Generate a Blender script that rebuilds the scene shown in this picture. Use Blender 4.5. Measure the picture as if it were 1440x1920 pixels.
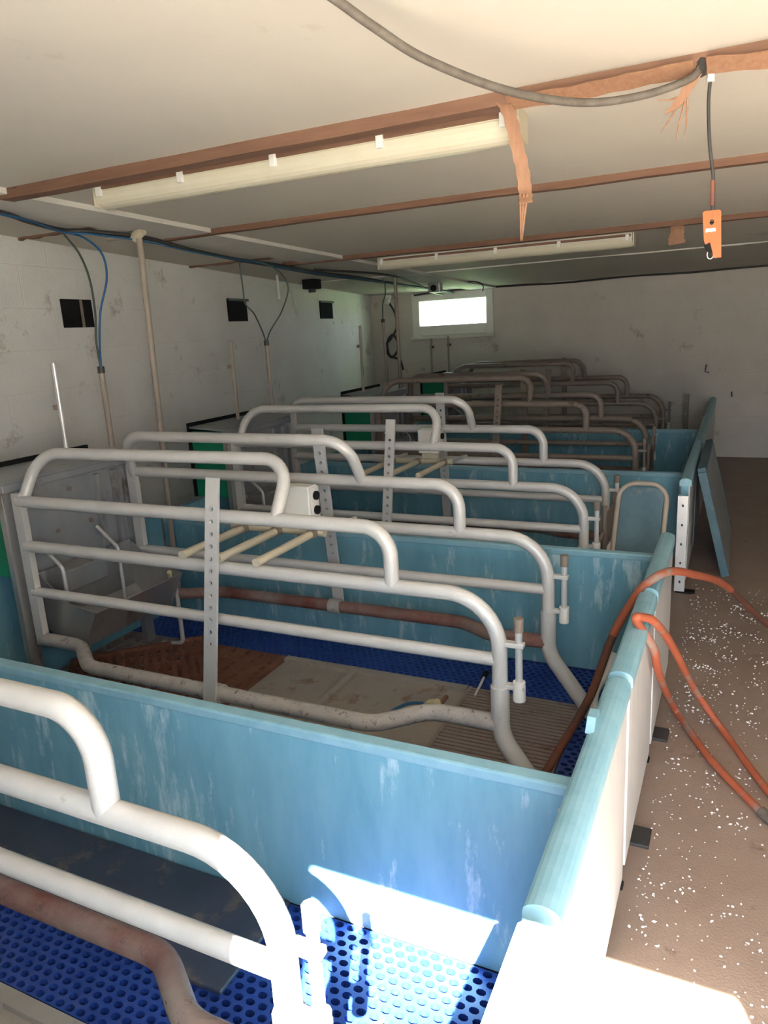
import bpy, bmesh, math, random
from mathutils import Vector, Matrix
random.seed(7)
for o in list(bpy.data.objects): bpy.data.objects.remove(o)
scene = bpy.context.scene
COL = scene.collection

# ------------------------------------------------------------------ camera
cam_d = bpy.data.cameras.new('camera'); cam = bpy.data.objects.new('camera', cam_d); COL.objects.link(cam)
RV = Vector((0.90218024, 0.42794753, -0.05414542)); UV = Vector((-0.05657167, 0.24182147, 0.96867024)); FV = Vector((-0.42763356, 0.87085205, -0.24237626))
cam.matrix_world = Matrix(((RV.x, UV.x, -FV.x, 5.0416), (RV.y, UV.y, -FV.y, -1.3189), (RV.z, UV.z, -FV.z, 1.5803), (0, 0, 0, 1)))
cam_d.sensor_fit = 'VERTICAL'; cam_d.sensor_height = 36.0; cam_d.lens = 1370.69 / 1920 * 36.0
cam_d.clip_start = 0.02; cam_d.clip_end = 300
scene.camera = cam

# ------------------------------------------------------------------ world, sun, exposure
w = bpy.data.worlds.new('sky'); scene.world = w; w.use_nodes = True
wn = w.node_tree; wn.nodes.clear()
bgn = wn.nodes.new('ShaderNodeBackground'); wo = wn.nodes.new('ShaderNodeOutputWorld')
bgn.inputs['Color'].default_value = (0.74, 0.86, 1.0, 1); bgn.inputs['Strength'].default_value = 2.2
wn.links.new(bgn.outputs[0], wo.inputs[0])
sd = bpy.data.lights.new('sun', 'SUN'); sun = bpy.data.objects.new('sun', sd); COL.objects.link(sun)
sd.energy = 26.0; sd.angle = math.radians(0.53); sd.color = (1.0, 0.95, 0.87)
SUN = Vector((-0.40, 0.97, -1.01)).normalized()
sun.rotation_euler = SUN.to_track_quat('-Z', 'Y').to_euler(); sun.location = (8, -6, 8)
def portal(name, loc, sx, sy, direction):
    d = bpy.data.lights.new(name, 'AREA'); d.shape = 'RECTANGLE'; d.size = sx; d.size_y = sy
    d.cycles.is_portal = True
    o = bpy.data.objects.new(name, d); COL.objects.link(o); o.location = loc
    o.rotation_euler = Vector(direction).to_track_quat('-Z', 'Y').to_euler()
portal('door_portal', (5.37, -1.80, 1.04), 1.10, 2.08, (0, 1, 0))
portal('window_portal', (1.79, 7.78, 1.74), 0.9, 0.32, (0, -1, 0))
scene.view_settings.view_transform = 'Standard'; scene.view_settings.look = 'None'
scene.view_settings.gamma = 1.0; scene.view_settings.use_curve_mapping = False
scene.view_settings.exposure = 2.78

# ------------------------------------------------------------------ materials
def mat(name, c1, c2=None, c3=None, scale=6.0, rough=0.6, metal=0.0, bump=0.0, bscale=60.0, stretch=(1, 1, 1), amt=0.5, spots=None, spot_scale=14, spot_pos=0.62, spec=0.4):
    m = bpy.data.materials.new(name); m.use_nodes = True
    nt = m.node_tree; N = nt.nodes; L = nt.links; b = N['Principled BSDF']
    b.inputs['Roughness'].default_value = rough; b.inputs['Metallic'].default_value = metal
    b.inputs['Specular IOR Level'].default_value = spec
    tc = N.new('ShaderNodeTexCoord'); mp = N.new('ShaderNodeMapping'); mp.inputs['Scale'].default_value = stretch
    geo = N.new('ShaderNodeNewGeometry'); L.new(geo.outputs['Position'], mp.inputs['Vector'])
    col = None
    if c2 is None:
        b.inputs['Base Color'].default_value = (*c1, 1)
    else:
        n = N.new('ShaderNodeTexNoise'); n.inputs['Scale'].default_value = scale; n.inputs['Detail'].default_value = 8; n.inputs['Roughness'].default_value = 0.65
        L.new(mp.outputs[0], n.inputs['Vector'])
        r = N.new('ShaderNodeValToRGB'); r.color_ramp.elements[0].position = 0.5 - 0.3 * amt; r.color_ramp.elements[1].position = 0.5 + 0.3 * amt
        r.color_ramp.elements[0].color = (*c1, 1); r.color_ramp.elements[1].color = (*c2, 1)
        L.new(n.outputs['Fac'], r.inputs[0]); col = r.outputs[0]
        if c3 is not None:
            n2 = N.new('ShaderNodeTexNoise'); n2.inputs['Scale'].default_value = spot_scale; n2.inputs['Detail'].default_value = 6; n2.inputs['Roughness'].default_value = 0.7
            L.new(mp.outputs[0], n2.inputs['Vector'])
            r2 = N.new('ShaderNodeValToRGB'); r2.color_ramp.elements[0].position = spot_pos; r2.color_ramp.elements[1].position = spot_pos + 0.1
            L.new(n2.outputs['Fac'], r2.inputs[0])
            mx = N.new('ShaderNodeMix'); mx.data_type = 'RGBA'; L.new(r2.outputs[0], mx.inputs['Factor']); L.new(col, mx.inputs['A']); mx.inputs['B'].default_value = (*c3, 1)
            col = mx.outputs['Result']
        L.new(col, b.inputs['Base Color'])
    if bump > 0:
        bn = N.new('ShaderNodeTexNoise'); bn.inputs['Scale'].default_value = bscale; bn.inputs['Detail'].default_value = 6
        L.new(geo.outputs['Position'], bn.inputs['Vector'])
        bp = N.new('ShaderNodeBump'); bp.inputs['Strength'].default_value = bump; bp.inputs['Distance'].default_value = 0.004
        L.new(bn.outputs['Fac'], bp.inputs['Height']); L.new(bp.outputs[0], b.inputs['Normal'])
    return m

def wall_mat(name, c1, c2, stain, axis):
    """painted blockwork: faint joints in relief, grime patches"""
    m = mat(name, c1, c2, stain, scale=2.2, rough=0.85, bump=0.5, bscale=90, amt=1.0, spot_scale=3.2, spot_pos=0.60)
    nt = m.node_tree; N = nt.nodes; L = nt.links; b = N['Principled BSDF']
    geo = N.new('ShaderNodeNewGeometry'); sp = N.new('ShaderNodeSeparateXYZ'); L.new(geo.outputs['Position'], sp.inputs[0])
    cb = N.new('ShaderNodeCombineXYZ'); L.new(sp.outputs[axis], cb.inputs[0]); L.new(sp.outputs[2], cb.inputs[1])
    br = N.new('ShaderNodeTexBrick'); br.inputs['Scale'].default_value = 1.0
    br.inputs['Brick Width'].default_value = 0.45; br.inputs['Row Height'].default_value = 0.225; br.inputs['Mortar Size'].default_value = 0.006
    br.inputs['Mortar Smooth'].default_value = 0.6
    L.new(cb.outputs[0], br.inputs['Vector'])
    old = [l for l in nt.links if l.to_node == b and l.to_socket.name == 'Normal'][0].from_node
    bp = N.new('ShaderNodeBump'); bp.invert = True; bp.inputs['Strength'].default_value = 0.35; bp.inputs['Distance'].default_value = 0.006
    L.new(br.outputs['Fac'], bp.inputs['Height']); L.new(old.outputs[0], bp.inputs['Normal']); L.new(bp.outputs[0], b.inputs['Normal'])
    return m

M = {}
M['ceil'] = mat('ceiling_board', (0.53, 0.485, 0.41), (0.60, 0.555, 0.475), (0.42, 0.365, 0.29), scale=1.3, rough=0.75, amt=1.0, spot_scale=1.6, spot_pos=0.66, bump=0.15, bscale=40)
M['plank'] = mat('white_plank', (0.55, 0.52, 0.46), (0.66, 0.63, 0.57), (0.28, 0.23, 0.18), scale=3, rough=0.8, amt=1, spot_scale=7, spot_pos=0.64)
M['wall_l'] = wall_mat('painted_block_left', (0.66, 0.64, 0.60), (0.80, 0.785, 0.755), (0.42, 0.375, 0.315), 1)
M['wall_b'] = wall_mat('painted_block_back', (0.52, 0.47, 0.405), (0.63, 0.58, 0.51), (0.33, 0.27, 0.21), 0)
M['plain_wall'] = mat('plain_wall', (0.60, 0.57, 0.52), (0.70, 0.67, 0.62), scale=2, rough=0.85, amt=1)
M['wood'] = mat('bare_batten', (0.12, 0.056, 0.034), (0.23, 0.125, 0.08), (0.055, 0.03, 0.022), scale=5, stretch=(0.7, 8, 8), rough=0.8, amt=1.1, spot_scale=6, spot_pos=0.62)
M['veneer'] = mat('peeling_veneer', (0.20, 0.098, 0.055), (0.31, 0.17, 0.10), (0.11, 0.055, 0.034), scale=8, stretch=(9, 9, 1), rough=0.75, amt=1, spot_scale=12, spot_pos=0.64)
M['concrete'] = mat('aisle_concrete', (0.215, 0.15, 0.115), (0.30, 0.225, 0.18), (0.16, 0.10, 0.075), scale=4, rough=0.55, amt=1.1, bump=0.35, bscale=140, spot_scale=9, spot_pos=0.60)
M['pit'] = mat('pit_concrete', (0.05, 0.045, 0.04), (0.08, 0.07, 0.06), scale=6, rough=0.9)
M['tube'] = mat('galvanised_tube', (0.50, 0.485, 0.46), (0.62, 0.605, 0.585), (0.33, 0.27, 0.21), scale=9, rough=0.42, metal=0.15, amt=1.0, bump=0.2, bscale=120, spot_scale=11, spot_pos=0.66)
M['tube_old'] = mat('brown_stained_tube', (0.20, 0.15, 0.118), (0.32, 0.262, 0.215), (0.12, 0.075, 0.052), scale=9, rough=0.5, metal=0.15, amt=1.0, bump=0.25, bscale=120, spot_scale=9, spot_pos=0.57)
M['lowbar'] = mat('worn_bottom_bar', (0.15, 0.042, 0.03), (0.25, 0.20, 0.175), (0.10, 0.06, 0.05), scale=3.2, rough=0.6, amt=0.5, bump=0.5, bscale=180, spot_scale=30, spot_pos=0.58)
M['lowgrey'] = mat('crusted_grey_bar', (0.30, 0.28, 0.26), (0.47, 0.45, 0.43), (0.13, 0.10, 0.085), scale=14, rough=0.7, amt=1.0, bump=0.7, bscale=180, spot_scale=40, spot_pos=0.57)
M['steel'] = mat('stainless_sheet', (0.36, 0.355, 0.35), (0.52, 0.52, 0.52), (0.22, 0.17, 0.14), scale=5, rough=0.36, metal=0.75, amt=1, stretch=(1, 1.3, 0.5), spot_scale=3.7, spot_pos=0.60)
M['steel_b'] = mat('brushed_post', (0.62, 0.61, 0.60), (0.74, 0.73, 0.72), scale=12, rough=0.35, metal=0.45, amt=1)
M['head'] = mat('stained_galvanised_sheet', (0.25, 0.275, 0.31), (0.43, 0.435, 0.435), (0.22, 0.14, 0.095), scale=3.5, rough=0.5, metal=0.5, amt=1.1, spot_scale=5, spot_pos=0.60)
M['blue'] = mat('blue_pvc_board', (0.095, 0.27, 0.37), (0.21, 0.43, 0.52), (0.40, 0.57, 0.62), scale=5, stretch=(1.6, 1.6, 0.4), rough=0.42, amt=0.9, spot_scale=8, spot_pos=0.56, bump=0.06, bscale=30)
M['bluecap'] = mat('blue_pvc_cap', (0.17, 0.36, 0.45), (0.29, 0.49, 0.57), scale=14, rough=0.45, amt=1.0)
M['panel'] = mat('grey_white_panel_face', (0.46, 0.46, 0.46), (0.60, 0.605, 0.61), (0.30, 0.27, 0.26), scale=9, stretch=(1, 3.0, 0.25), rough=0.45, amt=1.1, spot_scale=10, spot_pos=0.64)
M['panel_d'] = mat('dull_grey_sheet', (0.20, 0.225, 0.235), (0.31, 0.335, 0.345), (0.15, 0.14, 0.13), scale=7, rough=0.4, amt=1.1, spot_scale=8, spot_pos=0.6)
M['slat'] = mat('blue_plastic_slat', (0.010, 0.030, 0.18), (0.022, 0.062, 0.29), (0.05, 0.075, 0.17), scale=5, rough=0.35, amt=1, spot_scale=10, spot_pos=0.62, spec=0.5)
M['slatd'] = mat('dirty_blue_plate', (0.026, 0.035, 0.062), (0.055, 0.065, 0.098), (0.115, 0.10, 0.09), scale=6, rough=0.4, amt=1, spot_scale=7, spot_pos=0.55)
M['rust'] = mat('rusty_cast_iron', (0.15, 0.062, 0.038), (0.23, 0.105, 0.065), (0.10, 0.045, 0.03), scale=12, rough=0.85, amt=1, bump=0.5, bscale=160, spot_scale=20, spot_pos=0.6)
M['ribs'] = mat('brown_cast_slats', (0.20, 0.15, 0.125), (0.30, 0.25, 0.225), (0.17, 0.09, 0.065), scale=8, rough=0.6, amt=1, spot_scale=10, spot_pos=0.58)
M['pad'] = mat('grey_floor_plate', (0.27, 0.235, 0.20), (0.36, 0.33, 0.295), (0.21, 0.135, 0.095), scale=6, rough=0.6, amt=1, spot_scale=6, spot_pos=0.56)
M['bluedirty'] = mat('dirty_blue_sheet', (0.045, 0.10, 0.13), (0.10, 0.175, 0.21), (0.16, 0.18, 0.17), scale=7, rough=0.6, amt=1, spot_scale=9, spot_pos=0.6)
M['green'] = mat('green_board', (0.0, 0.17, 0.085), (0.01, 0.23, 0.12), scale=6, rough=0.5, amt=1)
M['black'] = mat('black_rubber', (0.010, 0.010, 0.010), (0.022, 0.020, 0.019), scale=9, rough=0.9, amt=1, spec=0.1)
M['cable'] = mat('black_cable', (0.02, 0.022, 0.024), (0.055, 0.05, 0.045), scale=20, rough=0.55, amt=1)
M['greycable'] = mat('dusty_grey_cable', (0.055, 0.045, 0.038), (0.15, 0.13, 0.105), scale=30, rough=0.7, amt=1)
M['bluecable'] = mat('blue_cord', (0.015, 0.10, 0.24), rough=0.5)
M['greencable'] = mat('grey_green_cord', (0.06, 0.085, 0.07), rough=0.5)
M['cream'] = mat('yellowed_plastic', (0.50, 0.44, 0.31), (0.58, 0.52, 0.39), (0.36, 0.29, 0.19), scale=8, rough=0.4, amt=1, spot_scale=14, spot_pos=0.64)
M['diffuser'] = mat('ribbed_diffuser', (0.53, 0.485, 0.36), (0.60, 0.56, 0.44), scale=10, rough=0.25, amt=1)
M['white'] = mat('white_plastic', (0.68, 0.66, 0.61), (0.76, 0.74, 0.70), scale=8, rough=0.45, amt=1)
M['orange'] = mat('orange_plastic', (0.42, 0.066, 0.002), (0.48, 0.085, 0.003), scale=18, rough=0.45, amt=1)
M['hose'] = mat('orange_hose', (0.30, 0.07, 0.032), (0.40, 0.105, 0.05), (0.24, 0.19, 0.16), scale=9, rough=0.7, amt=1, spot_scale=5, spot_pos=0.53)
M['hosedark'] = mat('rust_brown_hose', (0.07, 0.042, 0.034), (0.20, 0.06, 0.032), (0.075, 0.055, 0.048), scale=5, rough=0.8, amt=0.7, spot_scale=9, spot_pos=0.52)
M['yellow'] = mat('pale_yellow_plastic', (0.62, 0.55, 0.30), (0.68, 0.62, 0.40), scale=14, rough=0.5, amt=1)
M['foam'] = mat('white_foam', (0.85, 0.86, 0.88), rough=0.9)
M['pipe'] = mat('beige_dirty_pipe', (0.27, 0.225, 0.18), (0.38, 0.325, 0.27), scale=8, rough=0.55, amt=1)
M['grass'] = mat('grass', (0.10, 0.19, 0.035), (0.16, 0.27, 0.06), scale=3, rough=0.9, amt=1)
M['yard'] = mat('pale_yard', (0.42, 0.39, 0.34), (0.52, 0.49, 0.43), scale=3, rough=0.9, amt=1)
M['print'] = mat('white_print', (0.8, 0.78, 0.72), rough=0.6)
gm = bpy.data.materials.new('frosted_pane'); gm.use_nodes = True
gnt = gm.node_tree; gnt.nodes.clear(); go_ = gnt.nodes.new('ShaderNodeOutputMaterial'); gmx = gnt.nodes.new('ShaderNodeMixShader')
gt = gnt.nodes.new('ShaderNodeBsdfTransparent'); gl = gnt.nodes.new('ShaderNodeBsdfTranslucent'); gl.inputs[0].default_value = (0.92, 0.95, 0.95, 1)
gmx.inputs[0].default_value = 0.35; gnt.links.new(gt.outputs[0], gmx.inputs[1]); gnt.links.new(gl.outputs[0], gmx.inputs[2]); gnt.links.new(gmx.outputs[0], go_.inputs[0])
M['glass'] = gm

# ------------------------------------------------------------------ mesh helpers
class MB:
    def __init__(s): s.v = []; s.f = []; s.smooth = []
    def add(s, vs, fs, smooth=False):
        o = len(s.v); s.v += [tuple(x) for x in vs]
        for f in fs: s.f.append(tuple(i + o for i in f)); s.smooth.append(smooth)
        return s
    def box(s, x0, x1, y0, y1, z0, z1):
        return s.add([(x0, y0, z0), (x1, y0, z0), (x1, y1, z0), (x0, y1, z0), (x0, y0, z1), (x1, y0, z1), (x1, y1, z1), (x0, y1, z1)],
                     [(0, 3, 2, 1), (4, 5, 6, 7), (0, 1, 5, 4), (1, 2, 6, 5), (2, 3, 7, 6), (3, 0, 4, 7)])
    def bbox(s, x0, x1, y0, y1, z0, z1, b=0.004):
        """box with chamfered edges"""
        bm = bmesh.new(); bmesh.ops.create_cube(bm, size=1.0)
        for v in bm.verts: v.co = Vector(((x0 + x1) / 2 + v.co.x * (x1 - x0), (y0 + y1) / 2 + v.co.y * (y1 - y0), (z0 + z1) / 2 + v.co.z * (z1 - z0)))
        bmesh.ops.bevel(bm, geom=bm.edges[:], offset=b, segments=2, affect='EDGES', profile=0.5)
        bm.verts.index_update(); s.add([v.co[:] for v in bm.verts], [[v.index for v in f.verts] for f in bm.faces]); bm.free(); return s
    def prism(s, poly, n, d):
        """poly: list of 3d points (planar); extrude by vector d"""
        k = len(poly); d = Vector(d); vs = [Vector(p) for p in poly]; vs = vs + [p + d for p in vs]
        fs = [tuple(range(k))[::-1], tuple(range(k, 2 * k))] + [(i, (i + 1) % k, k + (i + 1) % k, k + i) for i in range(k)]
        return s.add(vs, fs)
    def obar(s, a, b, wdir, w, t):
        """flat bar from a to b; width w along wdir, thickness t across"""
        a = Vector(a); b = Vector(b); d = (b - a).normalized(); wd = Vector(wdir); wd = (wd - d * wd.dot(d)).normalized(); n = d.cross(wd)
        vs = [p + wd * (i * w / 2) + n * (j * t / 2) for p in (a, b) for i, j in ((-1, -1), (1, -1), (1, 1), (-1, 1))]
        return s.add(vs, [(0, 1, 2, 3), (7, 6, 5, 4), (0, 4, 5, 1), (1, 5, 6, 2), (2, 6, 7, 3), (3, 7, 4, 0)])
    def tube(s, pts, r, n=10, cap=True, rr=None):
        pts = [Vector(p) for p in pts]; k = len(pts)
        T = []
        for i in range(k):
            a = pts[max(i - 1, 0)]; b = pts[min(i + 1, k - 1)]; T.append((b - a).normalized())
        ref = Vector((0, 0, 1)) if abs(T[0].z) < 0.9 else Vector((1, 0, 0))
        u = T[0].cross(ref).normalized(); vs = []; fs = []
        for i in range(k):
            if i: u = (u - T[i] * u.dot(T[i])).normalized()
            w2 = T[i].cross(u); q = rr[i] if rr else r
            vs += [pts[i] + (u * math.cos(2 * math.pi * j / n) + w2 * math.sin(2 * math.pi * j / n)) * q for j in range(n)]
        for i in range(k - 1):
            for j in range(n): fs.append((i * n + j, i * n + (j + 1) % n, (i + 1) * n + (j + 1) % n, (i + 1) * n + j))
        s.add(vs, fs, True)
        if cap: s.add([vs[j] for j in range(n)], [tuple(range(n))[::-1]]); s.add([vs[(k - 1) * n + j] for j in range(n)], [tuple(range(n))])
        return s
    def cyl(s, a, b, r, n=14): return s.tube([a, b], r, n)
    def plate(s, o, ux, uy, nx, ny, cw, ch, hole, th, seg=8, round_=True):
        """perforated plate: origin o, axes ux, uy; each cell cw x ch with a hole (hw,hh half sizes)"""
        o = Vector(o); ux = Vector(ux); uy = Vector(uy); nn = ux.cross(uy).normalized() * -th; hw, hh = hole
        per = [(-1, -1), (0, -1), (1, -1), (1, 0), (1, 1), (0, 1), (-1, 1), (-1, 0)]
        for i in range(nx):
            for j in range(ny):
                c = o + ux * ((i + .5) * cw) + uy * ((j + .5) * ch)
                out = [c + ux * (a * cw / 2) + uy * (b * ch / 2) for a, b in per]
                if round_: inn = [c + ux * (hw * (a if a * b == 0 else a * .72)) + uy * (hh * (b if a * b == 0 else b * .72)) for a, b in per]
                else: inn = [c + ux * (hw * a) + uy * (hh * b) for a, b in per]
                low = [p + nn for p in inn]; lo2 = [p + nn for p in out]
                vs = out + inn + low + lo2; fs = []
                for q in range(8):
                    q2 = (q + 1) % 8
                    fs += [(q, q2, 8 + q2, 8 + q), (8 + q, 8 + q2, 16 + q2, 16 + q), (16 + q, 16 + q2, 24 + q2, 24 + q)]
                s.add(vs, fs)
        W = ux * (nx * cw); Hh = uy * (ny * ch)
        for a, b in ((o, o + W), (o + W, o + W + Hh), (o + W + Hh, o + Hh), (o + Hh, o)): s.add([a, b, b + nn, a + nn], [(3, 2, 1, 0)])
        return s
    def mesh(s, name):
        me = bpy.data.meshes.new(name); me.from_pydata(s.v, [], s.f)
        me.polygons.foreach_set('use_smooth', s.smooth); me.update()
        return me
    def build(s, name, m, parent=None):
        me = s.mesh(name); me.materials.append(M[m] if isinstance(m, str) else m)
        o = bpy.data.objects.new(name, me); COL.objects.link(o)
        if parent is not None: o.parent = parent
        return o

def fillet(pts, r, n=7):
    """polyline with rounded corners; r number or list per inner corner"""
    P = [Vector(p) for p in pts]; out = [P[0]]
    for i in range(1, len(P) - 1):
        rr = r[i - 1] if isinstance(r, (list, tuple)) else r
        a = (P[i - 1] - P[i]); b = (P[i + 1] - P[i]); la, lb = a.length, b.length; a.normalize(); b.normalize()
        ang = a.angle(b)
        if rr <= 0 or abs(ang - math.pi) < 0.02: out.append(P[i]); continue
        t = min(rr / math.tan(ang / 2), la * .49, lb * .49); p0 = P[i] + a * t; p1 = P[i] + b * t
        for k in range(n + 1):
            q = k / n; out.append(p0 * (1 - q) ** 2 + P[i] * 2 * q * (1 - q) + p1 * q * q) if n < 4 else out.append(_arc(p0, P[i], p1, q))
    out.append(P[-1]); return out
def _arc(p0, c, p1, q):
    # rational quadratic = circular arc
    a = (p0 - c).angle(p1 - c); wgt = math.sin(a / 2)
    b0, b1, b2 = (1 - q) ** 2, 2 * q * (1 - q) * wgt, q * q
    return (p0 * b0 + c * b1 + p1 * b2) / (b0 + b1 + b2)
def spline(pts, n=8):
    P = [Vector(p) for p in pts]; P = [P[0] * 2 - P[1]] + P + [P[-1] * 2 - P[-2]]; out = []
    for i in range(1, len(P) - 2):
        for k in range(n):
            t = k / n; a, b, c, d = P[i - 1], P[i], P[i + 1], P[i + 2]
            out.append(0.5 * ((2 * b) + (c - a) * t + (2 * a - 5 * b + 4 * c - d) * t * t + (3 * b - a - 3 * c + d) * t ** 3))
    out.append(P[-2]); return out
def tag(o, label, cat, group=None):
    o['label'] = label; o['category'] = cat
    if group: o['group'] = group
    return o
def empty(name, loc, label, cat, group=None):
    o = bpy.data.objects.new(name, None); COL.objects.link(o); o.location = loc; o.empty_display_size = 0.1
    return tag(o, label, cat, group)
def struct(o): o['kind'] = 'structure'; return o
def copy_tree(o, parent=None):
    c = o.copy(); COL.objects.link(c); c.parent = parent
    for ch in list(o.children): copy_tree(ch, c)
    return c
CZ = lambda y: 2.203 - 0.026 * y          # ceiling height falls slightly towards the far wall
WX = lambda y: 1.6 - 0.145 * (y - 1.0)    # inner face of the left wall

# ------------------------------------------------------------------ the room shell
YF, YB, XR = -1.70, 7.553, 6.55
# floor: aisle slab, head passage slab, pit under the pens
struct(MB().box(4.70, XR + .2, YF - .1, YB + .2, -.3, 0).build('floor', 'concrete'))
struct(MB().box(0.2, 1.98, YF - .1, YB + .2, -.3, 0).build('floor', 'concrete'))
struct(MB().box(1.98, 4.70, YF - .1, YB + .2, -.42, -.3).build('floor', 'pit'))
# ceiling
b = MB(); x0, x1 = 0.2, XR + .2
b.add([(x0, YF - .1, CZ(YF - .1)), (x1, YF - .1, CZ(YF - .1)), (x1, YB + .2, CZ(YB + .2)), (x0, YB + .2, CZ(YB + .2)),
       (x0, YF - .1, 2.5), (x1, YF - .1, 2.5), (x1, YB + .2, 2.5), (x0, YB + .2, 2.5)],
      [(0, 1, 2, 3), (7, 6, 5, 4), (0, 4, 5, 1), (1, 5, 6, 2), (2, 6, 7, 3), (3, 7, 4, 0)])
struct(b.build('ceiling', 'ceil'))
# left wall (runs slightly askew)
b = MB(); ya, yb = YF - .1, YB + .2
b.add([(WX(ya) - .2, ya, -.3), (WX(ya), ya, -.3), (WX(yb), yb, -.3), (WX(yb) - .2, yb, -.3), (WX(ya) - .2, ya, 2.3), (WX(ya), ya, 2.3), (WX(yb), yb, 2.3), (WX(yb) - .2, yb, 2.3)],
      [(0, 3, 2, 1), (4, 5, 6, 7), (0, 1, 5, 4), (1, 2, 6, 5), (2, 3, 7, 6), (3, 0, 4, 7)])
struct(b.build('wall_left', 'wall_l'))
# back wall with window opening
b = MB(); wx0, wx1, wz0, wz1 = 1.30, 2.27, 1.53, 1.94
b.box(0.2, wx0, YB, YB + .2, -.3, 2.3).box(wx1, XR + .2, YB, YB + .2, -.3, 2.3).box(wx0, wx1, YB, YB + .2, -.3, wz0).box(wx0, wx1, YB, YB + .2, wz1, 2.3)
struct(b.build('wall_back', 'wall_b'))
struct(MB().box(XR, XR + .2, YF - .1, YB + .2, -.3, 2.4).build('wall_right', 'plain_wall'))
# front wall behind the camera with the doorway the sun comes through
b = MB(); dx0, dx1, dz = 4.80, 5.95, 2.10
b.box(0.2, dx0, YF - .06, YF, -.3, 2.4).box(dx1, XR + .2, YF - .06, YF, -.3, 2.4).box(dx0, dx1, YF - .06, YF, dz, 2.4)
struct(b.build('wall_front', 'plain_wall'))
# ground outside
struct(MB().box(-40, 40, YB + .2, 60, -.25, -.1).build('floor', 'grass'))
struct(MB().box(-40, 40, -40, YF - .1, -.25, -.06).build('floor', 'yard'))

# window frame, pane
win = MB()
for a in [(wx0 - .05, wx0 + .05, wz0 - .07, wz1 + .045), (wx1 - .045, wx1 + .045, wz0 - .07, wz1 + .045)]: win.bbox(a[0], a[1], YB - .025, YB + .09, a[2], a[3], .006)
win.bbox(wx0 + .05, wx1 - .045, YB - .02, YB + .09, wz0 - .06, wz0 + .06, .006).bbox(wx0 + .05, wx1 - .045, YB - .02, YB + .09, wz1 - .05, wz1 + .045, .006)
wo_ = struct(win.build('window_1', 'white'))
MB().box(wx0 + .045, wx1 - .04, YB + .03, YB + .036, wz0 + .055, wz1 - .045).build('pane', 'glass', wo_)
MB().bbox(wx0 - .07, wx1 + .06, YB - .05, YB + .0, wz0 - .105, wz0 - .07, .006).build('window_sill', 'plank', wo_)

# ceiling battens
def batten(x0, x1, y, wdt, dep, m='wood'):
    bb = MB(); n = 14; vs = []; fs = []
    for i in range(n + 1):
        x = x0 + (x1 - x0) * i / n; jy = random.uniform(-.006, .006); jd = random.uniform(-.004, .004)
        z = CZ(y) + .01
        vs += [(x, y - wdt / 2 + jy, z), (x, y + wdt / 2 + jy, z), (x, y + wdt / 2 + jy, CZ(y) - dep + jd), (x, y - wdt / 2 + jy, CZ(y) - dep + jd)]
    for i in range(n):
        for k in range(4): fs.append((i * 4 + k, i * 4 + 4 + k, i * 4 + 4 + (k + 1) % 4, i * 4 + (k + 1) % 4))
    fs += [(0, 1, 2, 3), (n * 4 + 3, n * 4 + 2, n * 4 + 1, n * 4)]
    bb.add(vs, fs); return bb
for i, (y, xl, wd, dp) in enumerate([(-.55, 2.4, .06, .03), (.83, 2.42, .065, .035), (2.07, 2.13, .05, .028), (3.62, 1.9, .06, .03), (5.22, 1.2, .02, .008)]):
    o = struct(batten(xl, XR, y, wd, dp).build('trim_%d' % (i + 1), 'wood' if i < 4 else 'plank'))
# white planks along the ceiling over the head ends
k = 6
for (ya, yb, xa, xb) in [(YF, .80, 2.14, 2.47), (.87, 2.04, 2.13, 2.46), (2.10, 3.58, 2.08, 2.42), (3.66, 5.20, 2.05, 2.40), (5.24, YB, 2.02, 2.36)]:
    bb = MB(); zs = [CZ(ya), CZ(yb)]
    bb.add([(xa, ya, zs[0] + .005), (xb, ya, zs[0] + .005), (xb, yb, zs[1] + .005), (xa, yb, zs[1] + .005), (xa, ya, zs[0] - .022), (xb, ya, zs[0] - .022), (xb, yb, zs[1] - .022), (xa, yb, zs[1] - .022)],
           [(0, 1, 2, 3), (7, 6, 5, 4), (0, 4, 5, 1), (1, 5, 6, 2), (2, 6, 7, 3), (3, 7, 4, 0)])
    struct(bb.build('trim_%d' % k, 'plank')); k += 1
# short cross battens between plank and left wall
for y, xa, xb in [(1.62, WX(1.62), 2.13), (3.3, WX(3.3), 2.08)]:
    struct(batten(xa, xb, y, .03, .012).build('trim_%d' % k, 'wood')); k += 1
# skirting of pale mortar at the foot of the back wall
bb = MB(); struct(bb.prism([(4.85, YB, 0), (4.85, YB, .05), (4.85, YB - .03, 0)], None, (XR - 4.85, 0, 0)).build('baseboard_back', 'wall_b'))

# ------------------------------------------------------------------ pens: positions
DIV = [-1.64, .139, 1.879, 3.691, 5.638, YB]
CRY = {'A': -.834, 'B': 1.085, 'C': 2.66, 'D': 4.686, 'E': 6.50}
PEN = 'ABCDE'
XH, XE, HD, WC = 2.00, 4.765, .576, .334

# slab ledges carrying the slats
for i, y in enumerate(DIV):
    struct(MB().box(1.98, 4.70, y - .05, min(y + .05, YB), -.3, -.03).build('floor', 'pit'))

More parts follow.
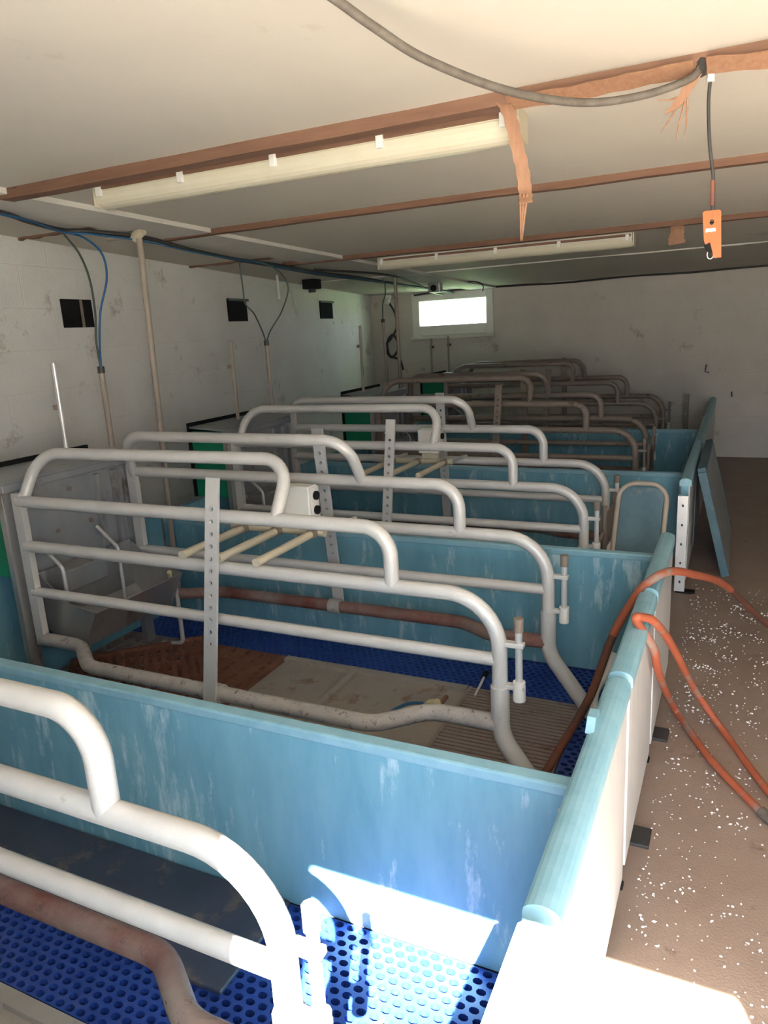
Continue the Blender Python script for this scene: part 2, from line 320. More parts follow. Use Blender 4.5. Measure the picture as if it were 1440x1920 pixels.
# ------------------------------------------------------------------ blue plastic slats (real holes)
def slat_mesh(x0, x1, y0, y1, name='blue_slats'):
    px, py = .0355, .0255; nx = int((x1 - x0) / px); ny = int((y1 - y0) / py)
    px = (x1 - x0) / (nx + .5); py = (y1 - y0) / ny
    mb = MB(); vs = []; fs = []; th = .03
    for j in range(ny):
        off = px * .5 * (j % 2); cy = y0 + (j + .5) * py
        for i in range(nx):
            cx = x0 + off + (i + .5) * px; o = len(vs)
            xa, xb, yA, yB = cx - px / 2, cx + px / 2, cy - py / 2, cy + py / 2
            out = [(xa, yA), (cx, yA), (xb, yA), (xb, cy), (xb, yB), (cx, yB), (xa, yB), (xa, cy)]
            hw, hh = px * .37, py * .37
            inn = [(cx - hw * .74, cy - hh * .72), (cx, cy - hh), (cx + hw * .74, cy - hh * .72), (cx + hw, cy), (cx + hw * .74, cy + hh * .72), (cx, cy + hh), (cx - hw * .74, cy + hh * .72), (cx - hw, cy)]
            vs += [(x, y, 0) for x, y in out] + [(x, y, 0) for x, y in inn] + [(x, y, -th) for x, y in inn]
            for q in range(8):
                q2 = (q + 1) % 8; fs += [(o + q, o + q2, o + 8 + q2, o + 8 + q), (o + 8 + q, o + 8 + q2, o + 16 + q2, o + 16 + q)]
        o = len(vs)  # half-cell filler
        xa = x0 if j % 2 else x0 + nx * px
        vs += [(xa, cy - py / 2, 0), (xa + px / 2, cy - py / 2, 0), (xa + px / 2, cy + py / 2, 0), (xa, cy + py / 2, 0)]; fs.append((o, o + 1, o + 2, o + 3))
    mb.add(vs, fs)
    # rim
    for a, c in (((x0, y0), (x1, y0)), ((x1, y0), (x1, y1)), ((x1, y1), (x0, y1)), ((x0, y1), (x0, y0))):
        mb.add([(a[0], a[1], 0), (c[0], c[1], 0), (c[0], c[1], -th), (a[0], a[1], -th)], [(3, 2, 1, 0)])
    return mb
ORD = {'A': 'nearest', 'B': 'second nearest', 'C': 'third', 'D': 'fourth', 'E': 'farthest'}
PENNAME = {'A': 'the nearest pen', 'B': 'the second pen', 'C': 'the third pen', 'D': 'the fourth pen', 'E': 'the farthest pen'}
for n, c in enumerate(PEN):
    ya, yb, yc = DIV[n] + .02, DIV[n + 1] - .02, CRY[c]
    root = empty('slatted_floor', (0, 0, 0), 'blue perforated plastic slatted floor of %s' % PENNAME[c], 'slatted floor', 'slatted pen floors')
    slat_mesh(XH, 4.70, ya, yc - .445).build('blue_slats', 'slat', root)
    slat_mesh(XH, 4.70, yc + .445, yb).build('blue_slats', 'slat', root)
    slat_mesh(4.525, 4.70, yc - .445, yc + .445).build('blue_slats', 'slat', root)
    # support beams under the slats
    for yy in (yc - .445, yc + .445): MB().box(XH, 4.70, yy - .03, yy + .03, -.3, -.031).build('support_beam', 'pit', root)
    # sow lying area: cast grates, plate, ribbed slats
    lie = empty('sow_floor', (0, 0, 0), 'brown and grey floor strip under the crate in %s' % PENNAME[c], 'floor strip', 'sow floor strips')
    mb = MB(); mb.plate((2.0, yc - .44, -.004), (1, 0, 0), (0, 1, 0), 6, 14, .088, .0629, (.03, .02), .03, round_=False); mb.build('slot_grate', 'ribs', lie)
    mb = MB(); mb.plate((2.53, yc - .44, 0), (1, 0, 0), (0, 1, 0), 6, 14, .0875, .0629, (.012, .024), .035, round_=False); mb.build('slot_grate', 'rust', lie)
    mb = MB(); mb.box(3.06, 4.02, yc - .44, yc + .44, -.045, -.015); mb.box(3.06, 4.02, yc + .40, yc + .44, -.045, .004); mb.box(3.06, 4.02, yc - .44, yc - .40, -.045, .004)
    pl = mb.build('floor_plate', 'pad', lie)
    MB().bbox(3.44, 3.475, yc - .40, yc + .40, -.02, .008, .005).build('plate_ridge', 'pad', pl)
    mb = MB(); nr = 35
    for q in range(nr):
        y = yc - .44 + .88 * (q + .5) / nr; mb.box(4.035, 4.515, y - .0085, y + .0085, -.03, .0)
    mb.box(4.025, 4.04, yc - .44, yc + .44, -.035, .002); mb.box(4.505, 4.52, yc - .44, yc + .44, -.035, .002)
    mb.build('ribbed_slats', 'ribs', lie)
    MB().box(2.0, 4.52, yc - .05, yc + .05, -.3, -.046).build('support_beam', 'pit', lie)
tag(MB().bbox(2.62, 3.97, -.205, .115, .0, .014, .004).build('creep_mat', 'slatd'), 'smooth dusty dark blue plate on the floor beside the nearest blue divider', 'floor plate')
# loose rusty grate lying askew in pen B
mb = MB(); g0 = Vector((2.46, .665, .03)); ux = Vector((.46, .455, 0)).normalized(); uy = Vector((-ux.y, ux.x, 0))
mb.plate(g0, ux, uy, 15, 5, .0435, .109, (.0095, .046), .03, round_=False)
gr = mb.build('floor_grate', 'rust'); tag(gr, 'loose rusty cast iron slot grate lying askew by the feed trough', 'grate')
mb = MB()
for q in (0, 5): mb.obar(g0 + uy * (.109 * q) + Vector((0, 0, -.008)), g0 + uy * (.109 * q) + ux * .6525 + Vector((0, 0, -.008)), (0, 0, 1), .05, .018)
for q in (0, 15): mb.obar(g0 + ux * (.0435 * q) + Vector((0, 0, -.008)), g0 + ux * (.0435 * q) + uy * .545 + Vector((0, 0, -.008)), (0, 0, 1), .05, .018)
mb.build('rim', 'rust', gr)

# ------------------------------------------------------------------ dividers between pens
DLAB = ['blue plastic pen divider behind the camera side of the nearest pen', 'pale blue plastic divider nearest the camera, sunlit at its aisle end',
        'blue plastic divider between the second and third crates', 'blue plastic divider between the third and fourth crates', 'dim blue plastic divider in front of the farthest crate']
for n in range(5):
    y = DIV[n]
    root = empty('pen_divider', (3.4, y, 0), DLAB[n], 'divider', 'blue pen dividers')
    def P(mb, nm, m): o = mb.build(nm, m, root); o.matrix_parent_inverse = Matrix.Translation((-3.4, -y, 0)); return o
    P(MB().bbox(XH + .03, XE - .005, y - .0175, y + .0175, 0.0, HD - .028, .004), 'board', 'blue')
    P(MB().bbox(XH + .03, XE, y - .022, y + .022, HD - .03, HD, .006), 'top_trim', 'bluecap')
    P(MB().bbox(XE - .035, XE + .003, y - .026, y - .0178, .12, HD - .06, .002), 'end_bracket', 'steel_b')

# blue boards closing the pens at the head end
for n in range(1, 5):
    c = PEN[n]; y0, y1 = DIV[n] + .024, DIV[n + 1] - .024
    o = MB().bbox(XH - .012, XH + .022, y0, y1, 0, .60, .004).build('head_board', 'blue'); tag(o, 'blue plastic board closing the head end of %s' % PENNAME[c], 'board', 'head boards')
    if n == 4: o.location.y = -.0

# ------------------------------------------------------------------ farrowing crates
def tub(pts, r, nm, m, root, n=10): return MB().tube(pts, r, n).build(nm, m, root)
def perf_post(a, b, wd, t, wid=.055, holes=12, pitch=.045, z_from=.12):
    """flat bar with a run of real holes"""
    a = Vector(a); b = Vector(b); d = (b - a).normalized(); wdir = Vector(wd); wdir = (wdir - d * wdir.dot(d)).normalized()
    L = (b - a).length; mb = MB(); n = wdir.cross(d)
    k0 = .09; mb.obar(a + n * (-t / 2), a + d * k0 + n * (-t / 2), wdir, wid, t)
    mb.plate(a + d * k0 - wdir * wid / 2, wdir, d, 1, holes, wid, pitch, (.0085, .0085), t)
    e = k0 + holes * pitch; mb.obar(a + d * e + n * (-t / 2), b + n * (-t / 2), wdir, wid, t)
    return mb
def make_crate(low, tube='tube'):
    """crate in local coords: x as in the room, y measured from the crate's centre line"""
    root = bpy.data.objects.new('farrowing_crate', None); COL.objects.link(root); root.empty_display_size = .1
    for s in (-1, 1):
        Y = s * WC; In = s * (WC - .12)
        MB().obar((2.285, Y, .29), (2.285, Y, .985), (1, 0, 0), .05, .03).build('head_post', tube, root)
        tub(fillet([(2.30, Y, .93), (2.345, In + s * .03, 1.145), (3.60, In, 1.145), (3.60, Y, .95)], [.15, .125], 10), .0245, 'arch_rail', tube, root)
        tub(fillet([(2.285, Y, .95), (4.04, Y, .95), (4.04, Y, .75)], .16, 10), .0255, 'upper_rail', tube, root)
        r3 = tub(fillet([(2.285, Y, .75), (4.405, Y, .75), (4.405, Y, .36)], .17, 10), .0255, 'middle_rail', tube, root)
        tub([(2.285, Y, .54), (4.40, Y, .54)], .022, 'lower_rail', tube, root)
        tub(fillet([(4.405, Y, .45), (4.405, Y, .27), (4.60, Y, .0)], .16, 8), .031, 'leg', 'tube' if tube == 'tube' else tube, root, 12)
        zb = .315; bw = .13 if s < 0 else .115
        tub(fillet([(2.285, Y, zb), (2.52, Y, zb), (2.70, Y + s * bw, zb - .012), (4.0, Y + s * bw, zb - .012), (4.16, Y, zb), (4.40, Y, zb)], .14, 6), .029, 'bottom_bar', low if s > 0 else 'lowgrey', root, 12)
        top = 1.10 if s < 0 else 1.17
        pa = Vector((3.372, Y + s * .03, top)); pb = Vector((3.352, Y + s * (bw + .035), .27))
        if s < 0: pm = perf_post(pa, pb, (1, 0, 0), .012)
        else: pm = perf_post(pa, pb, (-1, 0, 0), .012)
        po = pm.build('adjusting_post', 'steel_b' if tube == 'tube' else tube, root)
        MB().cyl((3.325, Y + s * bw, zb - .012), (3.385, Y + s * bw, zb - .012), .036, 12).build('clamp', 'lowgrey', po)
        # rear hinge: two lugs and a pin in a sleeve
        for z in (.455, .60): MB().bbox(4.425, 4.485, Y - .014, Y + .014, z - .008, z + .008, .003).build('hinge_lug', tube, root)
        MB().cyl((4.468, Y, .41), (4.468, Y, .475), .02).build('pin_socket', 'white', root)
        MB().cyl((4.468, Y, .43), (4.468, Y, .685), .0115, 10).build('hinge_pin', 'steel_b' if tube == 'tube' else tube, root)
        MB().cyl((4.468, Y, .645), (4.468, Y, .69), .0155, 10).build('pin_head', 'tube_old', root)
    return root
CLAB = {'A': 'pale tubular farrowing crate nearest the camera with red bottom bar, cut by the frame',
        'B': 'white-grey tubular farrowing crate behind the nearest divider, holding a loose rusty grate',
        'C': 'grey tubular farrowing crate in the third pen beside the blue U-framed gate',
        'D': 'brown-stained tubular farrowing crate in the fourth pen, second from the window wall',
        'E': 'dark brown tubular farrowing crate against the window wall'}
cA = make_crate('lowbar'); protoD = None
for c in PEN:
    if c == 'A': r = cA
    elif c in 'BC': r = copy_tree(cA)
    elif c == 'D': r = protoD = make_crate('lowbar', 'tube_old')
    else: r = copy_tree(protoD)
    r.location = ({'C': -.03, 'D': -.03, 'E': -.06}.get(c, 0), CRY[c], 0)
    tag(r, CLAB[c], 'farrowing crate', 'farrowing crates in a row')

# ------------------------------------------------------------------ feed hoppers and troughs at the head ends
def make_hopper():
    root = bpy.data.objects.new('feed_hopper', None); COL.objects.link(root)
    MB().bbox(2.195, 2.207, -.34, .36, .30, .985, .002).build('front_sheet', 'head', root)
    MB().bbox(2.19, 2.23, -.36, .38, .985, 1.02, .004).build('top_rail', 'head', root)
    for s in (-1, 1):
        y = -.345 if s < 0 else .36
        MB().bbox(2.20, 2.235, y - .03, y + .03, 0.0, .985, .003).build('corner_post', 'steel', root)
        MB().bbox(1.945, 2.188, y - .012, y + .012, .60, 1.019, .003).build('end_board', 'green', root)
    MB().bbox(1.925, 1.944, -.37, .39, .60, 1.072, .003).build('back_board', 'black', root)
    MB().prism([(2.23, -.37, 1.021), (1.946, -.37, 1.040), (1.946, -.37, 1.050), (2.23, -.37, 1.031)], None, (0, .76, 0)).build('lid', 'head', root)
    for y in (.16, .27): MB().bbox(2.208, 2.232, y - .012, y + .012, .45, .97, .003).build('guide_strip', 'steel', root)
    for (y, z) in ((-.2, .93), (0.0, .93), (-.1, .75), (.1, .75)): MB().cyl((2.205, y, z), (2.214, y, z), .012, 8).build('bolt', 'tube_old', root)
    return root
def make_trough():
    root = bpy.data.objects.new('feed_trough', None); COL.objects.link(root)
    # folded sheet: back, sloping base, front lip
    prof = [(2.24, .60), (2.24, .36), (2.33, .26), (2.47, .27), (2.56, .44)]
    mb = MB(); t = .006
    for a, b2 in zip(prof[:-1], prof[1:]):
        d = Vector((b2[0] - a[0], 0, b2[1] - a[1])).normalized(); n = Vector((-d.z, 0, d.x)) * t
        mb.prism([(a[0], -.27, a[1]), (b2[0], -.27, b2[1]), (b2[0] + n.x, -.27, b2[1] + n.z), (a[0] + n.x, -.27, a[1] + n.z)], None, (0, .56, 0))
    mb.build('bowl', 'steel', root)
    for y in (-.275, .288):
        MB().prism([(2.24, y, .60), (2.24, y, .36), (2.33, y, .255), (2.475, y, .265), (2.57, y, .45), (2.42, y, .47)], None, (0, .006, 0)).build('end_plate', 'steel', root)
    MB().tube(fillet([(2.24, -.23, .72), (2.36, -.23, .62), (2.36, -.23, .47)], .04), .009, 8).build('bracket', 'steel_b', root)
    MB().tube(fillet([(2.24, .10, .72), (2.36, .10, .62), (2.36, .10, .30)], .04), .009, 8).build('bracket', 'steel_b', root)
    MB().bbox(2.24, 2.36, -.24, .02, .50, .60, .005).build('feed_chute', 'steel', root)
    MB().tube(fillet([(2.5, .31, .44), (2.5, .31, .05), (2.36, .31, .03)], .03), .011, 8).build('support_leg', 'steel_b', root)
    return root
H0 = make_hopper(); T0 = make_trough()
HL = {'B': 'stained steel feed hopper with black lid at the head of the second crate', 'C': 'green-sided feed hopper with black lid at the head of the third crate',
      'D': 'dark green-sided feed hopper at the head of the fourth crate', 'E': 'dark feed hopper at the head of the farthest crate, under the window'}
TL = {'B': 'folded stainless steel feed trough beside the loose rusty grate', 'C': 'stainless feed trough at the head of the third crate', 'D': 'stainless feed trough at the head of the fourth crate', 'E': 'stainless feed trough at the head of the farthest crate'}
for i, c in enumerate('BCDE'):
    h = H0 if i == 0 else copy_tree(H0); t = T0 if i == 0 else copy_tree(T0)
    dx = {'C': -.03, 'D': -.03, 'E': -.06}.get(c, 0)
    h.location = (dx * .3, CRY[c], 0); t.location = (dx * .3, CRY[c], 0)
    tag(h, HL[c], 'feed hopper', 'feed hoppers'); tag(t, TL[c], 'trough', 'feed troughs')

# feed adjusting rods and cord tubes above the hoppers
def rod(x, y, z0, z1, r, label, m='steel_b', grp=None, knob=None):
    o = MB().cyl((x, y, z0), (x + .004, y, z1), r, 10).build('feed_rod', m); tag(o, label, 'rod', grp)
    if knob: MB().bbox(x - .035, x - .005, y - .014, y + .014, knob - .012, knob + .012, .004).build('knob', 'tube_old', o)
    else: MB().cyl((x + .004, y, z1), (x + .004, y, z1 + .012), r * 1.25, 10).build('cap', 'steel_b', o)
    return o
rod(2.10, 1.20, 1.06, 1.51, .0125, 'shiny steel rod rising from the hopper at the left edge', knob=1.30)
rod(2.10, 2.585, 1.06, 1.56, .0125, 'thin steel rod rising from the hopper of the third crate', 'pipe', knob=1.40)
rod(2.10, 4.40, 1.06, 1.62, .0125, 'thin steel rod rising from the hopper of the fourth crate', 'pipe', knob=1.45)
def cord_tube(x, y, z0, z1, label):
    o = MB().cyl((x, y, z0), (x, y, z1), .0145, 10).build('cord_tube', 'pipe'); tag(o, label, 'tube', 'cord tubes over the hoppers')
    MB().cyl((x, y, z1 - .03), (x, y, z1 + .004), .018, 10).build('collar', 'cable', o); return o
tB = cord_tube(2.10, 1.49, 1.06, 1.47, 'brown cord tube on the hopper of the second crate, blue cord on top')
tC = cord_tube(2.10, 2.99, 1.06, 1.545, 'brown cord tube on the hopper of the third crate, below two looped cords')
def cord(pts, r, m, label, cat=None, name='cord', parent=None):
    o = MB().tube(spline(pts, 8), r, 8).build(name, m, parent); o['label'] = label
    if cat: o['category'] = cat
    return o
cord([(2.10, 1.49, 1.46), (2.085, 1.50, 1.60), (2.085, 1.52, 1.74), (2.06, 1.54, 1.90), (2.01, 1.545, 2.03), (1.93, 1.54, 2.13)], .0055, 'greencable', 'grey-green cord hanging to the cord tube near the left edge', parent=tB)
cord([(2.103, 1.49, 1.46), (2.095, 1.51, 1.58), (2.11, 1.53, 1.74), (2.165, 1.55, 1.90), (2.155, 1.55, 2.02), (2.06, 1.545, 2.10), (1.96, 1.54, 2.135)], .0055, 'bluecable', 'bright blue cord hanging to the cord tube near the left edge', parent=tB)
cord([(2.10, 2.99, 1.535), (2.14, 2.99, 1.61), (2.25, 2.99, 1.74), (2.31, 2.99, 1.88), (2.26, 2.99, 1.98), (2.14, 2.98, 2.05), (2.0, 2.97, 2.085)], .0055, 'greencable', 'dark cord looping right of the cord tube of the third crate', parent=tC)
cord([(2.097, 2.99, 1.535), (2.075, 2.99, 1.61), (2.02, 2.99, 1.73), (1.96, 2.985, 1.80), (1.955, 2.98, 1.90), (1.95, 2.975, 2.085)], .0055, 'greencable', 'dark cord looping left of the cord tube of the third crate', parent=tC)
# water/feed down pipe with elbow under the ceiling
o = MB().tube(fillet([(2.02, 1.74, 2.118), (2.235, 1.74, 2.118), (2.20, 1.755, 1.1), (2.17, 1.76, .33), (2.20, 1.72, .26)], [.035, .3, .05], 6), .0165, 10).build('down_pipe', 'pipe')
tag(o, 'beige down pipe with a ceiling elbow beside the blue divider', 'pipe')
MB().cyl((2.20, 1.72, .26), (2.235, 1.69, .23), .02, 10).build('drinker', 'steel_b', o); MB().cyl((2.2, 1.74, 2.10), (2.26, 1.74, 2.135), .026, 10).build('elbow', 'cream', o)
o = MB().tube([(2.18, 5.0, CZ(5) - .01), (2.185, 5.0, .62)], .0165, 10).build('down_pipe', 'tube_old'); tag(o, 'dark down pipe in front of the window wall, left of the window', 'pipe')
MB().cyl((2.184, 5.0, .98), (2.184, 5.0, 1.02), .024).build('coupling', 'cable', o)
o = MB().tube([(2.10, 4.9, 1.066), (2.085, 4.9, 1.66)], .013, 10).build('cord_tube', 'tube_old'); tag(o, 'dark cord tube on the hopper of the fourth crate', 'tube', 'cord tubes over the hoppers')
MB().cyl((2.085, 4.9, 1.64), (2.085, 4.9, 1.67), .018, 10).build('collar', 'cable', o)
cord([(2.085, 4.9, 1.66), (2.07, 4.95, 1.80), (2.03, 5.1, 1.90), (1.98, 5.2, 2.0), (1.96, 5.2, CZ(5.2) - .02)], .006, 'greencable', 'dark cord dropping to the cord tube of the fourth crate', parent=o)
for x, z1 in ((1.505, 1.43), (1.737, 1.45)):
    o = MB().cyl((x, 7.50, 0.0), (x, 7.50, z1), .013, 10).build('down_pipe', 'pipe'); tag(o, ('left' if x < 1.6 else 'right') + ' one of two thin pipes standing below the window', 'pipe')
    MB().bbox(x - .02, x + .02, 7.50, YB, z1 - .12, z1 - .09, .003).build('pipe_clip', 'cable', o)

# ------------------------------------------------------------------ racks and control boxes on the crates
def make_rack():
    root = bpy.data.objects.new('tube_rack', None); COL.objects.link(root)
    for x in (3.175, 3.345, 3.515):
        t = MB().tube([(x, -.36, .792), (x, .03, .792)], .0165, 10).build('tube', 'cream', root)
        MB().cyl((x, .015, .792), (x, .05, .792), .0215, 10).build('end_fitting', 'tube_old', t)
    MB().tube([(3.10, .06, .792), (3.56, .06, .792)], .018, 10).build('cross_tube', 'cream', root)
    for x in (3.13, 3.54): MB().tube(fillet([(x, .06, .792), (x, .36, .775)], 0), .011, 8).build('support_arm', 'tube', root)
    return root
def make_box():
    root = bpy.data.objects.new('control_box', None); COL.objects.link(root)
    MB().bbox(3.385, 3.515, .03, .10, .845, .985, .006).build('housing', 'white', root)
    MB().bbox(3.516, 3.524, .035, .095, .85, .98, .002).build('side_plate', 'white', root)
    for z in (.885, .945): MB().cyl((3.522, .065, z), (3.535, .065, z), .018, 14).build('knob', 'black', root)
    MB().bbox(3.40, 3.50, .045, .085, .81, .846, .003).build('foot', 'cream', root)
    return root
r1 = make_rack(); r1.location = (0, CRY['B'], 0); tag(r1, 'rack of three cream tubes across the near rails of the second crate', 'tube rack', 'tube racks')
r2 = copy_tree(r1); r2.location = (-.03, CRY['C'], 0); tag(r2, 'rack of three cream tubes across the third crate', 'tube rack', 'tube racks')
b1 = make_box(); b1.location = (0, CRY['B'], 0); tag(b1, 'white control box with two black knobs on the second crate', 'control box', 'control boxes')
b2_ = copy_tree(b1); b2_.location = (-.06, CRY['C'], 0); tag(b2_, 'dusty white control box on the third crate', 'control box', 'control boxes')

# ------------------------------------------------------------------ aisle panels
def aisle_panel(y0, y1, label, x0=4.772, x1=4.83, z0=.05, z1=.661, br=()):
    root = empty('pen_gate', ((x0 + x1) / 2, (y0 + y1) / 2, 0), label, 'panel', 'panels along the aisle')
    inv = Matrix.Translation(-root.location)
    def P(mb, nm, m): o = mb.build(nm, m, root); o.matrix_parent_inverse = inv; return o
    P(MB().bbox(x0 + .004, x1 - .012, y0, y1, z0, z1 - .03, .004), 'core', 'blue')
    n = max(1, int(round((y1 - y0) / .62))); dy = (y1 - y0) / n
    for q in range(n): P(MB().bbox(x1 - .0125, x1 - .004 + (q % 2) * .0015, y0 + q * dy + .004, y0 + (q + 1) * dy - .004, z0 + .004, z1 - .034, .0025), 'face_strip', 'panel')
    # rounded hollow cap
    pr = []; xm = (x0 + x1) / 2; hw = (x1 - x0) / 2 + .003
    for k2 in range(9):
        a = math.pi * k2 / 8; pr.append((xm + hw * math.cos(a), y0 - .002, z1 - .02 + .02 * math.sin(a)))
    pr += [(xm - hw, y0 - .002, z1 - .045), (xm + hw, y0 - .002, z1 - .045)]
    P(MB().prism(pr, None, (0, y1 - y0 + .004, 0)), 'cap', 'bluecap')
    for yy in (y0 + .12, y1 - .12): P(MB().bbox(x0 + .01, x1 - .014, yy - .02, yy + .02, 0, z0, .002), 'foot', 'black')
    for yy in br: P(MB().bbox(x1 - .02, x1 + .045, yy - .045, yy + .045, 0, .012, .003), 'floor_bracket', 'cable')
    return root
PL = [(-1.66, -.37, 'sun-bleached grey panel at the bottom right, nearest the doorway'), (-.33, .51, 'grey-white aisle panel with blue cap beside the nearest divider end'),
      (.55, 1.18, 'grey-white aisle panel under the two orange hoses'), (1.22, 1.94, 'aisle panel with rounded blue end next to the open gap'),
      (3.10, 4.45, 'dark aisle panel behind the leaning blue sheet'), (4.50, 6.0, 'dark aisle panel at the fourth pen'), (6.05, YB - .01, 'dark aisle panel meeting the back wall')]
for y0, y1, lb in PL: aisle_panel(y0, y1, lb, br={.55: (.76,), 1.22: (1.39,)}.get(y0, ()))
def steel_post(x, y, h, label, wid=.045, m='steel_b', holes=True):
    root = empty('aisle_post', (x, y, 0), label, 'post', 'steel posts in the aisle panel line'); inv = Matrix.Translation((-x, -y, 0))
    def P(mb, nm, mm): o = mb.build(nm, mm, root); o.matrix_parent_inverse = inv; return o
    mb = MB()
    if holes: mb.plate((x - wid / 2, y - wid / 2, .012), (1, 0, 0), (0, 0, 1), 1, 5, wid, (h - .012) / 5, (.006, .009), .004)
    else: mb.box(x - wid / 2, x + wid / 2, y - wid / 2, y - wid / 2 + .004, .012, h)
    mb.box(x + wid / 2 - .004, x + wid / 2, y - wid / 2 + .004, y + wid / 2, .012, h).box(x - wid / 2, x - wid / 2 + .004, y - wid / 2 + .004, y + wid / 2, .012, h)
    P(mb, 'channel', m)
    P(MB().bbox(x - .02, x + wid / 2 + .006 + (.05 if wid > .05 else 0), y - wid / 2, y + wid / 2, 0, .012, .003), 'base_plate', 'black')
    return root
steel_post(4.805, .53, .62, 'thin steel post between the panel beside the nearest divider and the hose panel', .03)
steel_post(4.805, 1.20, .62, 'thin steel post under the crossing of the brown hose', .03)
steel_post(4.797, 3.03, .58, 'free standing pale steel post with holes by the leaning sheet', .055)
steel_post(4.80, 4.475, .60, 'dark steel post at the fourth pen', .03, 'tube_old')
steel_post(4.80, 6.025, .60, 'dark steel post near the back wall', .03, 'tube_old')
steel_post(4.545, 7.25, .73, 'tall dark post by the rear of the farthest crate', .05, 'tube_old')
# small blue latch on the cap
o = MB().prism([(4.768, .22, .655), (4.768, .31, .655), (4.768, .29, .682), (4.768, .25, .682)], None, (.02, 0, 0)).build('latch', 'bluecap'); tag(o, 'small blue plastic latch on top of the aisle panel', 'latch')
o = MB().tube(spline([(4.655, 1.13, .0), (4.655, 1.145, .12), (4.625, 1.22, .21), (4.65, 1.33, .26), (4.672, 1.37, .33)], 6), .013, 10).build('bent_pipe', 'white'); tag(o, 'bent white plastic pipe standing inside the aisle panel', 'pipe')
MB().cyl((4.634, 1.195, .178), (4.631, 1.202, .19), .0145, 10).build('band', 'black', o)

# sheet (pen gate) leaning against the aisle panels
ls = MB(); root = empty('leaning_gate', (5.0, 3.9, 0), 'blue-grey hollow gate sheet leaning against the far aisle panels', 'gate')
ls.bbox(-.02, .02, -.56, .56, 0, .66, .005); o = ls.build('sheet', 'panel_d', root)
MB().bbox(-.024, .024, -.575, -.555, 0.0, .66, .004).build('edge_strip', 'bluedirty', root); MB().bbox(-.024, .024, .555, .575, 0.0, .66, .004).build('edge_strip', 'bluedirty', root); MB().bbox(-.024, .024, -.555, .555, .655, .685, .004).build('top_strip', 'bluedirty', root)
root.location = (5.035, 3.93, .005); root.rotation_euler = (0, -math.asin(.16 / .66), 0)
# narrow U-framed gate in pen C
root = empty('tube_gate', (4.6, 2.35, 0), 'narrow blue gate in a bent tube frame inside the third pen', 'gate')
MB().tube(fillet([(-.115, 0, 0), (-.115, 0, .82), (.115, 0, .82), (.115, 0, 0)], .085, 8), .0125, 10).build('tube_frame', 'pipe', root)
MB().bbox(-.102, .102, -.006, .006, .04, .80, .003).build('sheet', 'bluedirty', root)
root.location = (4.62, 2.12, 0.013); root.rotation_euler = (math.radians(-24), 0, math.radians(-4))
# rear plates at crates C and D
for c, lb in (('C', 'rust-stained steel plate at the rear of the third crate'), ('D', 'brown steel plate at the rear of the fourth crate')):
    y = CRY[c]
    o = MB().bbox(4.44, 4.452, y - .15, y + .20, .38, .56, .003).build('rear_plate', 'tube_old'); tag(o, lb, 'plate', 'crate rear plates')
    MB().cyl((4.446, y + .19, .2), (4.446, y + .19, .62), .013, 8).build('slide_bar', 'tube_old', o)
    MB().cyl((4.446, y - .14, .2), (4.446, y - .14, .62), .013, 8).build('slide_bar', 'tube_old', o)
    MB().tube([(4.44, y - .334, .47), (4.44, y + .334, .47)], .012, 8).build('cross_rod', 'tube_old', o)

# ------------------------------------------------------------------ hoses
h1 = spline([(4.47, .74, .02), (4.527, .847, .10), (4.569, .968, .165), (4.632, 1.10, .285), (4.689, 1.19, .48), (4.765, 1.225, .635), (4.815, 1.24, .69), (4.86, 1.33, .69), (4.92, 1.56, .61), (5.04, 2.06, .40), (5.24, 2.40, .10), (5.42, 2.42, .016), (5.8, 2.2, .014)], 8)
o = MB().tube(h1, .0145, 10).build('orange_hose', 'hosedark'); tag(o, 'rust-brown hose reaching from the second pen over the panel to the aisle', 'hose')
k0 = int(len(h1) * .34); MB().tube(h1[k0:k0 + 42], .0152, 10).build('orange_section', 'hose', o)
MB().tube([(4.43, .66, .012), (4.47, .74, .022)], .008, 8).build('wire_end', 'white', o)
h2 = spline([(5.30, .98, .014), (5.207, 1.135, .014), (5.06, 1.49, .014), (4.955, 1.50, .16), (4.885, 1.19, .47), (4.85, .94, .65), (4.822, .868, .692), (4.803, .845, .690), (4.845, .955, .56), (4.848, 1.115, .41), (4.858, 1.36, .21), (4.885, 1.56, .03), (4.95, 1.43, .014), (5.041, 1.238, .014), (5.189, 1.003, .014), (5.25, .93, .014)], 8)
o = MB().tube(h2, .0135, 10).build('orange_hose', 'hose'); tag(o, 'orange hose looped over the blue cap with both ends on the aisle floor', 'hose')
MB().tube([(5.185, 1.01, .0145), (5.235, .945, .0145)], .0185, 10).build('connector', 'greycable', o)

# valve and blue tube on the floor plate
o = MB().tube(fillet([(3.93, 1.245, .0), (3.955, 1.235, .045), (3.99, 1.225, .06)], .01), .024, 12).build('drinker_valve', 'yellow'); tag(o, 'pale yellow plastic valve on the grey floor plate', 'valve')
MB().cyl((3.98, 1.245, .03), (4.02, 1.26, .085), .009, 8).build('lever', 'rust', o)
cord([(3.92, 1.24, .045), (3.86, 1.20, .05), (3.80, 1.12, .03), (3.77, 1.06, .0)], .0065, 'bluecable', 'short blue tube joined to the yellow valve', 'tube', 'valve_tube')
o = MB().cyl((4.083, 1.428, .012), (4.086, 1.56, .045), .006, 8).build('metal_stick', 'steel_b'); tag(o, 'thin metal stick lying on the edge of the ribbed slats', 'stick'); MB().cyl((4.086, 1.55, .043), (4.087, 1.585, .05), .012, 8).build('tip', 'black', o)
o = MB().cyl((2.47, 1.40, .38), (2.50, 1.36, .45), .012, 8).build('brass_nipple', 'yellow'); tag(o, 'brass nipple drinker on the far side of the second crate', 'drinker')
MB().cyl((2.46, 1.414, .36), (2.47, 1.40, .38), .017, 8).build('socket', 'pipe', o)

